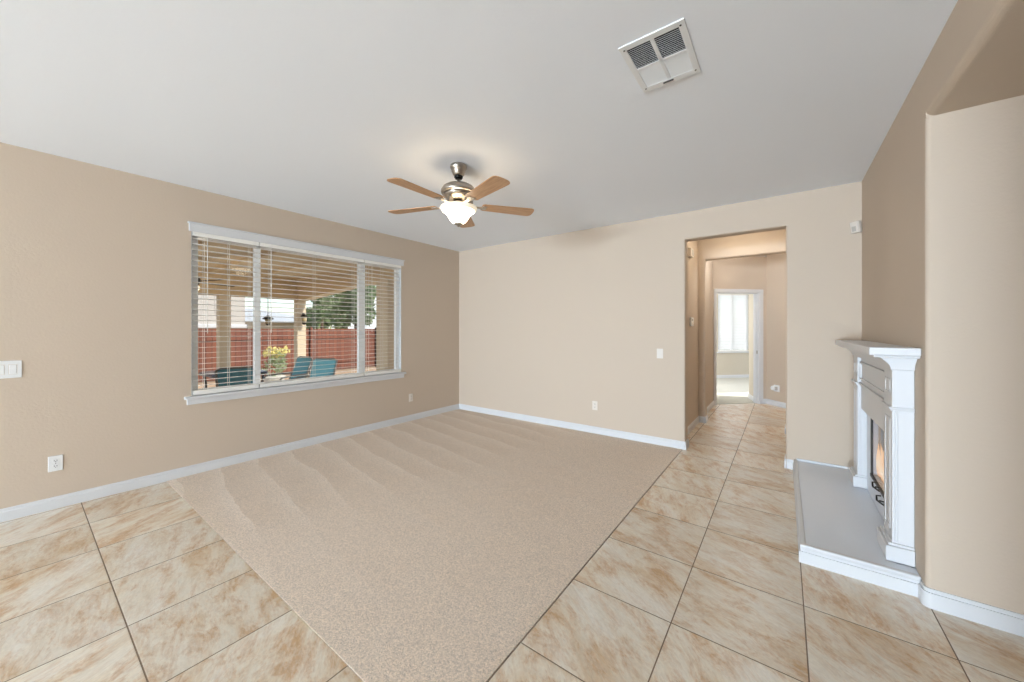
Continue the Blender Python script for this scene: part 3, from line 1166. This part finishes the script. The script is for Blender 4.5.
light('fan_lamp', 'POINT', (2.389, -2.42, H - 0.420), 0.35, (1.0, 0.70, 0.36), radius=0.03)

# ------------------------------------------------------------------ ceiling vent
vx0, vx1, vy0, vy1 = 3.905, 4.197, -2.872, -2.468
vt = empty('ceiling_vent', ((vx0 + vx1) / 2, (vy0 + vy1) / 2, H))
tag(vt, 'white metal ceiling vent register with two open and two closed louver banks', 'vent')
TV = Matrix.Translation(-vt.location)
ix0, ix1, iy0, iy1 = 3.934, 4.168, -2.838, -2.508
mxv, myv = (ix0 + ix1) / 2, (iy0 + iy1) / 2 + 0.002
b = MB()
z0, z1 = H - 0.007, H - 0.0005
b.box(vx0, ix0, vy0, vy1, z0, z1, TV)
b.box(ix1, vx1, vy0, vy1, z0, z1, TV)
b.box(ix0, ix1, vy0, iy0, z0, z1, TV)
b.box(ix0, ix1, iy1, vy1, z0, z1, TV)
b.box(mxv - 0.009, mxv + 0.009, iy0, iy1, z0 + 0.001, z1, TV)
b.box(ix0, ix1, myv - 0.006, myv + 0.006, z0 + 0.001, z1, TV)
b.build('frame', 'white', vt, 0.0012)
for a0, a1 in ((ix0, mxv - 0.009), (mxv + 0.009, ix1)):
    for q0, q1, sg in ((iy0, myv - 0.006, 1), (myv + 0.006, iy1, -1)):
        b = MB()
        n = 13
        for k in range(n):
            yy = q0 + (q1 - q0) * (k + 0.5) / n
            b.box(a0, a1, -0.0068, 0.0068, -0.0005, 0.0005, TV @ Matrix.Translation((0, yy, H - 0.001)) @ Matrix.Rotation(R(36 * sg), 4, 'X'))
        b.build('louver_bank', 'white', vt)
b = MB()
b.box(VX0 + 0.001, VX0 + 0.004, VY0 + 0.001, VY1 - 0.001, H + 0.001, H + 0.19, TV)
b.box(VX1 - 0.004, VX1 - 0.001, VY0 + 0.001, VY1 - 0.001, H + 0.001, H + 0.19, TV)
b.box(VX0 + 0.001, VX1 - 0.001, VY0 + 0.001, VY0 + 0.004, H + 0.001, H + 0.19, TV)
b.box(VX0 + 0.001, VX1 - 0.001, VY1 - 0.004, VY1 - 0.001, H + 0.001, H + 0.19, TV)
b.box(VX0 + 0.001, VX1 - 0.001, VY0 + 0.001, VY1 - 0.001, H + 0.185, H + 0.19, TV)
b.build('duct', 'duct', vt)
for xx, yy in ((vx0 + 0.02, vy0 + 0.028), (vx1 - 0.02, vy0 + 0.028), (vx0 + 0.02, vy1 - 0.028), (vx1 - 0.02, vy1 - 0.028)):
    MB().lathe([(0, -0.0095), (0.0035, -0.009), (0.005, -0.0070), (0, -0.0070)], 12, TV @ Matrix.Translation((xx, yy, H))).build('screw', 'slot', vt)
b = MB()
b.box(mxv - 0.034, mxv + 0.018, iy1 + 0.012, iy1 + 0.017, H - 0.013, H - 0.0065, TV)
b.build('lever', 'slot', vt)

# ------------------------------------------------------------------ switches, outlets and small devices


def plate_matrix(loc, rz):
    """local frame: x across, y out of the wall (towards the room is -y), z up"""
    return loc, rz


def outlet(loc, rz, label, mat='white'):
    o = empty('wall_outlet', loc, rz)
    tag(o, label, 'outlet', 'wall outlets')
    MB().box(-0.037, 0.037, -0.006, 0, -0.06, 0.06).build('cover_plate', mat, o, 0.003)
    for zz in (0.021, -0.021):
        b_ = MB()
        pts = [(0.017 * math.cos(R(a_)), zz + max(-0.0125, min(0.0125, 0.017 * math.sin(R(a_))))) for a_ in range(0, 360, 15)]
        b_.prism(pts, -0.0085, -0.005, 'y')
        r_ = b_.build('receptacle', mat, o)
        b_ = MB()
        b_.box(-0.0085, -0.0055, -0.0092, -0.008, zz - 0.003, zz + 0.007)
        b_.box(0.0050, 0.0080, -0.0092, -0.008, zz - 0.003, zz + 0.007)
        b_.box(-0.0025, 0.0025, -0.0092, -0.008, zz - 0.010, zz - 0.0055)
        b_.build('slot', 'slot', r_)
    MB().lathe([(0, 0), (0.003, 0.0), (0.003, 0.0015), (0, 0.002)], 10, Matrix.Translation((0, -0.006, 0)) @ Matrix.Rotation(R(90), 4, 'X')).build('screw', 'slot' if mat == 'white' else 'almond', o)
    return o


outlet((0, -4.408, 0.35), R(90), 'white outlet low on the window wall left of the carpet')
outlet((0, -1.03, 0.352), R(90), 'beige outlet low on the window wall near the room corner', 'almond')
outlet((2.523, 0, 0.372), 0, 'pale outlet low on the end wall above the baseboard', 'almond')

sw = empty('light_switch', (0, -4.628, 1.097), R(90))
tag(sw, 'white double switch plate at the left edge of the window wall', 'switch')
MB().box(-0.064, 0.064, -0.006, 0, -0.064, 0.064).build('cover_plate', 'white', sw, 0.003)
for xx in (-0.03, 0.024):
    b = MB()
    b.box(xx - 0.0165, xx + 0.0165, -0.0085, -0.005, -0.033, 0.033)
    r_ = b.build('rocker', 'white', sw, 0.0015)
    r_.rotation_euler = (R(3), 0, 0)
    b = MB()
    for x0, x1, z0, z1 in ((xx - 0.0195, xx - 0.0172, -0.036, 0.036), (xx + 0.0172, xx + 0.0195, -0.036, 0.036), (xx - 0.0195, xx + 0.0195, -0.037, -0.0345), (xx - 0.0195, xx + 0.0195, 0.0345, 0.037)):
        b.box(x0, x1, -0.0066, -0.0055, z0, z1)
    b.build('rocker_gap', 'almond', sw)
sw2 = empty('light_switch', (3.353, 0, 1.098), 0)
tag(sw2, 'pale single switch on the end wall left of the hall doorway', 'switch')
MB().box(-0.036, 0.036, -0.006, 0, -0.058, 0.058).build('cover_plate', 'almond', sw2, 0.003)
MB().box(-0.0165, 0.0165, -0.009, -0.005, -0.033, 0.033).build('rocker', 'almond', sw2, 0.0015)

ms_ = empty('motion_sensor', (5.092, -0.018, 2.325), R(-45))
tag(ms_, 'small white corner motion sensor high beside the fireplace wall', 'motion sensor')
b = MB()
TT = Matrix.Rotation(R(10), 4, 'X')
b.prism([(-0.036, -0.032), (-0.030, -0.05), (0.030, -0.05), (0.036, -0.032), (0.030, 0.0), (-0.030, 0.0)], -0.052, 0.052, 'z', TT)
b.build('housing', 'almond', ms_, 0.005)
MB().box(-0.018, 0.018, -0.053, -0.048, -0.036, 0.008, TT).build('lens', 'lens', ms_, 0.004)
MB().box(-0.012, 0.012, -0.01, 0.02, -0.02, 0.02).build('bracket', 'almond', ms_)

kp = empty('alarm_keypad', (3.52, 0.90, 1.49), R(90))
tag(kp, 'small white keypad on the left hallway wall', 'keypad')
b = MB()
b.box(-0.075, 0.075, -0.028, 0, -0.06, 0.06)
b.build('housing', 'white', kp, 0.006)
MB().box(-0.055, 0.02, -0.030, -0.027, 0.012, 0.042).build('display', 'lens', kp, 0.001)
b = MB()
for i in range(4):
    for j in range(3):
        b.box(-0.055 + i * 0.024, -0.040 + i * 0.024, -0.031, -0.027, -0.048 + j * 0.018, -0.036 + j * 0.018)
b.build('keys', 'almond', kp)
cm = empty('door_chime', (3.52, 0.78, 2.41), R(90))
tag(cm, 'off white door chime box high on the left hallway wall', 'door chime')
MB().box(-0.09, 0.09, -0.05, 0, -0.055, 0.055).build('cover', 'almond', cm, 0.008)
b = MB()
for i in range(5):
    b.box(-0.06, 0.06, -0.0515, -0.049, -0.034 + i * 0.016, -0.028 + i * 0.016)
b.build('grille', 'lens', cm)
pg = empty('plug_in_freshener', RM @ Vector((0.225, 0, 0.32)), R(-45))
tag(pg, 'round white plug in air freshener low on the wall right of the bedroom doorway', 'air freshener')
MB().box(-0.06, 0.06, -0.006, 0, -0.06, 0.06).build('cover_plate', 'white', pg, 0.003)
MB().lathe([(0, 0.0), (0.034, 0.0), (0.044, 0.012), (0.042, 0.04), (0.028, 0.055), (0, 0.058)], 24, Matrix.Translation((-0.045, -0.006, 0)) @ Matrix.Rotation(R(90), 4, 'X')).build('body', 'white', pg)
MB().box(-0.012, 0.026, -0.04, -0.006, -0.03, 0.03).build('refill', 'lens', pg, 0.004)

# hall lamp (above the opening, out of sight)
hl = empty('hall_ceiling_light', (4.1, 0.85, H))
tag(hl, 'round flush ceiling lamp inside the hallway', 'ceiling light')
MB().lathe([(0, 0), (0.14, 0), (0.14, -0.02), (0, -0.02)], 32).build('pan', 'nickel', hl)
MB().lathe([(0, -0.02), (0.13, -0.02), (0.115, -0.05), (0.07, -0.075), (0, -0.085)], 32).build('bowl', 'bowl', hl)
light('hall_lamp', 'POINT', (4.1, 0.85, H - 0.16), 8, (1.0, 0.90, 0.74), radius=0.09)
light('rotunda_fill', 'POINT', (4.08, 1.95, 2.60), 22, (0.94, 0.94, 0.92), radius=0.09)  # added point light hidden behind the archway, brightens the angled walls

# ------------------------------------------------------------------ patio and garden
GZ = -0.15
b = MB()
b.box(-5.4, -0.15, -9, 6, GZ - 0.1, GZ)
struct(b.build('ground_patio', 'patio_ground'), 'concrete patio slab outside the window', 'ground')
b = MB()
b.box(-60, -5.4, -40, 60, GZ - 0.1, GZ - 0.02)
struct(b.build('ground_garden', 'soil'), 'bare brown planting soil in front of the fence', 'ground')

pc = empty('patio_cover', (-3.96, -0.9, GZ))
tag(pc, 'tan timber patio cover on stucco posts outside the window', 'patio cover')
TP = Matrix.Translation(-pc.location)
b = MB()
b.box(-4.35, -0.16, -8.0, -0.72, 2.46, 2.56, TP)
for k in range(10):
    yy = -7.6 + k * 0.72
    b.box(-4.3, -0.2, yy, yy + 0.05, 2.40, 2.462, TP)
b.build('roof_deck', 'patio_wood', pc)
b = MB()
b.box(-4.06, -3.86, -8.0, -0.8, 2.02, 2.46, TP)
b.build('front_beam', 'patio_wood', pc)
b = MB()
b.prism([(-3.86, 2.00), (-3.5, 2.02), (-2.8, 2.08), (-1.74, 2.16), (-0.9, 2.195), (-0.16, 2.20), (-0.16, 2.46), (-3.86, 2.46)], -1.0, -0.8, 'y', TP)
b.build('side_beam', 'patio_wood', pc)
for yy in (-0.9, -2.26, -5.2):
    b = MB()
    b.box(-4.05, -3.87, yy - 0.09, yy + 0.09, GZ, 2.02, TP)
    b.box(-4.08, -3.84, yy - 0.12, yy + 0.12, GZ, GZ + 0.12, TP)
    b.build('post', 'stucco', pc, 0.01)
b = MB()
b.box(-0.92, -0.60, -1.02, -0.78, GZ, 2.20, TP)
b.build('wing_post', 'stucco', pc, 0.01)

fn = empty('garden_fence', (-9, 0, GZ))
tag(fn, 'red brown board fence along the back of the garden', 'fence')
b = MB()
b.box(-0.02, 0.0, -16, 30, 0.02, 1.55)
b.build('boards', 'fence', fn)
b = MB()
b.box(0.0, 0.04, -16, 30, 0.30, 0.39)
b.box(0.0, 0.04, -16, 30, 1.20, 1.29)
b.build('rail', 'fence', fn)
for k in range(12):
    MB().box(0.0, 0.09, -14 + k * 2.6, -13.91 + k * 2.6, 0, 1.6).build('post', 'fence', fn)

# patio ceiling fan
pf = empty('patio_ceiling_fan', (-2.55, -3.05, 2.40))
tag(pf, 'dark patio fan hanging under the patio cover', 'ceiling fan')
MB().lathe([(0, 0), (0.06, 0), (0.05, -0.05), (0.015, -0.06), (0.015, -0.2), (0.10, -0.22), (0.12, -0.27), (0.10, -0.34), (0, -0.36)], 24).build('motor', 'darkmetal', pf)
for k in range(4):
    a = 0.35 + k * math.pi / 2
    b = MB()
    b.prism([(0.1, -0.03), (0.2, -0.06), (0.6, -0.07), (0.64, 0.0), (0.6, 0.07), (0.2, 0.06), (0.1, 0.03)], -0.004, 0.004)
    o = b.build('blade', 'darkmetal', pf, loc=(0, 0, -0.30))
    o.rotation_euler = (Matrix.Rotation(a, 3, 'Z') @ Matrix.Rotation(R(12), 3, 'X')).to_euler()

MB().lathe([(0, -0.36), (0.10, -0.36), (0.11, -0.40), (0.08, -0.45), (0, -0.47)], 24).build('added_lamp_bowl', 'bowl', pf)  # glowing bowl added under the fan to go with the patio fill
light('patio_fill', 'POINT', (-2.55, -3.05, 1.86), 15, (1.0, 0.88, 0.70), radius=0.1)  # added point light, lifts the underside of the patio cover

# lantern on the corner post and a hanging lantern
la = empty('wall_lantern', (-3.87, -0.9, 1.62))
tag(la, 'black coach lantern fixed to the corner patio post', 'lantern')
MB().tube([(0.0, 0, 0.05), (0.06, 0, 0.12), (0.11, 0, 0.10)], 0.01, 8).build('bracket', 'darkmetal', la)
MB().lathe([(0, 0.10), (0.02, 0.095), (0.075, 0.045), (0.07, 0.04), (0, 0.04)], 6, Matrix.Translation((0.11, 0, 0))).build('cap', 'darkmetal', la)
MB().lathe([(0, 0.04), (0.055, 0.04), (0.042, -0.10), (0, -0.10)], 6, Matrix.Translation((0.11, 0, 0))).build('glass', 'amber_glass', la)
MB().lathe([(0, -0.10), (0.046, -0.10), (0.03, -0.13), (0, -0.14)], 6, Matrix.Translation((0.11, 0, 0))).build('base', 'darkmetal', la)
lb = empty('hanging_lantern', (-3.96, -1.52, 2.02))
tag(lb, 'black lantern hanging from the front beam between the posts', 'lantern')
MB().tube([(0, 0, -0.002), (0, 0, -0.36)], 0.006, 6).build('chain', 'darkmetal', lb)
MB().lathe([(0, -0.34), (0.03, -0.36), (0.11, -0.42), (0.10, -0.43), (0, -0.43)], 6).build('cap', 'darkmetal', lb)
MB().lathe([(0, -0.43), (0.06, -0.43), (0.04, -0.52), (0, -0.52)], 6).build('glass', 'amber_glass', lb)
MB().lathe([(0, -0.52), (0.05, -0.52), (0.02, -0.55), (0, -0.56)], 6).build('base', 'darkmetal', lb)

# patio table
tb = empty('patio_table', (-3.2, -2.32, GZ))
tag(tb, 'blue grey topped patio table with metal legs', 'table')
b = MB()
b.prism(rrect(-0.44, 0.44, -0.39, 0.39, 0.12, {'ll', 'lr', 'ul', 'ur'}), 0.765, 0.80)
b.build('tabletop', 'tabletop', tb, 0.005)
b = MB()
b.prism(rrect(-0.46, 0.46, -0.41, 0.41, 0.13, {'ll', 'lr', 'ul', 'ur'}), 0.75, 0.77)
b.build('rim', 'chairmetal', tb, 0.004)
for sx_, sy_ in ((-1, -1), (1, -1), (1, 1), (-1, 1)):
    MB().tube([(0.37 * sx_, 0.32 * sy_, 0.755), (0.33 * sx_, 0.29 * sy_, 0.35), (0.38 * sx_, 0.34 * sy_, 0.0)], 0.02, 8).build('leg', 'chairmetal', tb)


def make_chair():
    r_ = empty('patio_chair')
    # local: seat faces +x, backrest at -x
    b_ = MB()
    n = 9
    for k in range(n - 1):
        def sp(q):
            f = q / (n - 1)
            return (-0.20 - 0.20 * f, 0.40 + 0.56 * f)
        (xa, za), (xb, zb) = sp(k), sp(k + 1)
        b_.prism([(xa, za), (xb, zb), (xb - 0.012, zb), (xa - 0.012, za)], -0.225, 0.225, 'y')
    b_.build('back_sling', 'teal', r_)
    MB().prism([(-0.21, 0.40), (0.24, 0.44), (0.24, 0.452), (-0.21, 0.412)], -0.225, 0.225, 'y').build('seat_sling', 'teal', r_)
    for s_ in (-1, 1):
        y = 0.245 * s_
        MB().tube([(-0.19, y, 0.39), (-0.40, y, 0.94)], 0.014, 8).build('back_rail', 'chairmetal', r_)
        MB().tube([(-0.30, y, 0.66), (-0.05, y * 1.1, 0.66), (0.20, y * 1.1, 0.64), (0.25, y * 1.08, 0.58), (0.25, y, 0.0)], 0.015, 8).build('arm', 'chairmetal', r_)
        MB().tube([(-0.17, y, 0.40), (-0.30, y, 0.0)], 0.014, 8).build('leg', 'chairmetal', r_)
        MB().tube([(-0.20, y, 0.40), (0.25, y, 0.445)], 0.013, 8).build('seat_rail', 'chairmetal', r_)
    MB().tube([(-0.40, -0.245, 0.94), (-0.415, -0.18, 0.975), (-0.415, 0.18, 0.975), (-0.40, 0.245, 0.94)], 0.014, 8).build('top_rail', 'chairmetal', r_)
    return r_


c0 = make_chair()
spots = (((-2.30, -1.43, GZ), R(300), 'teal sling patio chair at the right end of the patio table'),
         ((-3.18, -1.52, GZ), R(278), 'teal sling patio chair beyond the table beside the corner post'),
         ((-2.26, -2.50, GZ), R(155), 'teal sling patio chair nearest the left light of the window'))
for k, (lc, rz, lb_) in enumerate(spots):
    o = c0 if k == 0 else copy_tree(c0)
    o.location = lc
    o.rotation_euler = (0, 0, rz)
    tag(o, lb_, 'chair', 'teal patio chairs')

# flowering shrub in a pot
fl = empty('potted_flower', (-5.45, -0.84, GZ))
tag(fl, 'potted shrub with yellow flowers beyond the patio table', 'plant')
MB().lathe([(0, 0), (0.16, 0), (0.22, 0.36), (0.24, 0.38), (0.21, 0.40), (0.19, 0.36), (0, 0.34)], 24).build('pot', 'pot', fl)
b = MB()
b.leaf_cloud([(0, 0, 0.62, 0.28, 0.25), (0.05, 0.05, 0.8, 0.2, 0.2)], 220, 0.055)
b.build('foliage', 'leaf_mid', fl)
b = MB()
b.leaf_cloud([(0, -0.1, 0.98, 0.18, 0.14), (0.05, 0.12, 1.0, 0.2, 0.14), (-0.1, 0.05, 0.9, 0.22, 0.15)], 190, 0.05)
b.build('blossoms', 'yellow', fl)

# neighbouring houses
nh = empty('neighbour_house', (-24, 4.0, -1.1))
tag(nh, 'neighbouring house with a low grey roof beyond the fence', 'house')
MB().box(-4, 2.0, -5.2, 4.6, 0, 2.95).build('wall', 'house', nh)
b = MB()
bm = b.bm
vs = [bm.verts.new(q_) for q_ in ((2.7, -6, 2.92), (2.7, 5.5, 2.92), (-4.7, 5.5, 2.92), (-4.7, -6, 2.92), (-1, -3.0, 3.9), (-1, 1.2, 3.9))]
fs = [bm.faces.new([vs[i] for i in f_]) for f_ in ((0, 1, 5, 4), (1, 2, 5), (2, 3, 4, 5), (3, 0, 4), (3, 2, 1, 0))]
bmesh.ops.recalc_face_normals(bm, faces=fs)
b.build('roof', 'roof', nh)
MB().box(2.25, 2.5, 3.1, 3.45, 0, 2.92).build('porch_post', 'house', nh)
for yy in (-3.4, -1.2):
    MB().box(1.99, 2.04, yy, yy + 1.1, 1.9, 2.75).build('window', 'lens', nh)
n2 = empty('neighbour_house', (-15, 1.55, -0.5))
tag(n2, 'tall pale neighbouring house behind the left light of the window', 'house')
b = MB()
b.box(-5, 0, -9, 0, 0, 5.6)
b.build('wall', 'house_grey', n2)
MB().box(0.0, 0.08, -9, 0.05, 1.95, 2.1).build('band', 'trim', n2)
MB().prism([(-9.4, 5.6), (0.4, 5.6), (-4.5, 7.6)], -5.3, 0.3, 'x').build('roof', 'roof', n2)
for yy in (-1.1, -3.2):
    MB().box(0.0, 0.03, yy, yy + 0.5, 2.6, 3.5).build('window', 'lens', n2)


def tree(loc, h, r, mat, label, n=2900, size=0.16):
    o_ = empty('garden_tree', loc)
    tag(o_, label, 'tree', 'trees beyond the fence')
    MB().tube([(0, 0, 0), (0.05, 0.03, h * 0.35), (-0.04, 0.06, h * 0.7)], [0.16, 0.12, 0.05], 8).build('trunk', 'trunk', o_)
    blobs = []
    for k in range(9):
        a_ = random.uniform(0, 6.28)
        rr_ = r * random.uniform(0.1, 0.75)
        blobs.append((rr_ * math.cos(a_), rr_ * math.sin(a_), h * random.uniform(0.45, 0.95), r * random.uniform(0.35, 0.6), h * 0.14))
    MB().leaf_cloud(blobs, n, size).build('crown', mat, o_)


tree((-11.8, 5.0, -0.2), 4.9, 1.25, 'leaf_dark', 'full leafy green tree beyond the fence, filling the middle window light beside its right mullion')
tree((-15.3, 6.4, -0.2), 6.0, 1.2, 'leaf_mid', 'grey green tree with sky showing through behind the fence')
tree((-19.0, 6.9, -0.2), 4.0, 0.8, 'leaf_dark', 'lower dark tree beside the neighbouring grey roof')
tree((-12.0, 7.9, -0.2), 5.2, 1.0, 'leaf_mid', 'broad tree behind the fence at the right light of the window')
b = MB()
b.leaf_cloud([(-20.6 + i * 0.06, 6.6 + i * 0.5, 0.75, 0.45, 0.95) for i in range(5)], 900, 0.12)
tag(b.build('hedge', 'leaf_lime'), 'bright lime hedge showing above the fence by the corner post', 'hedge')
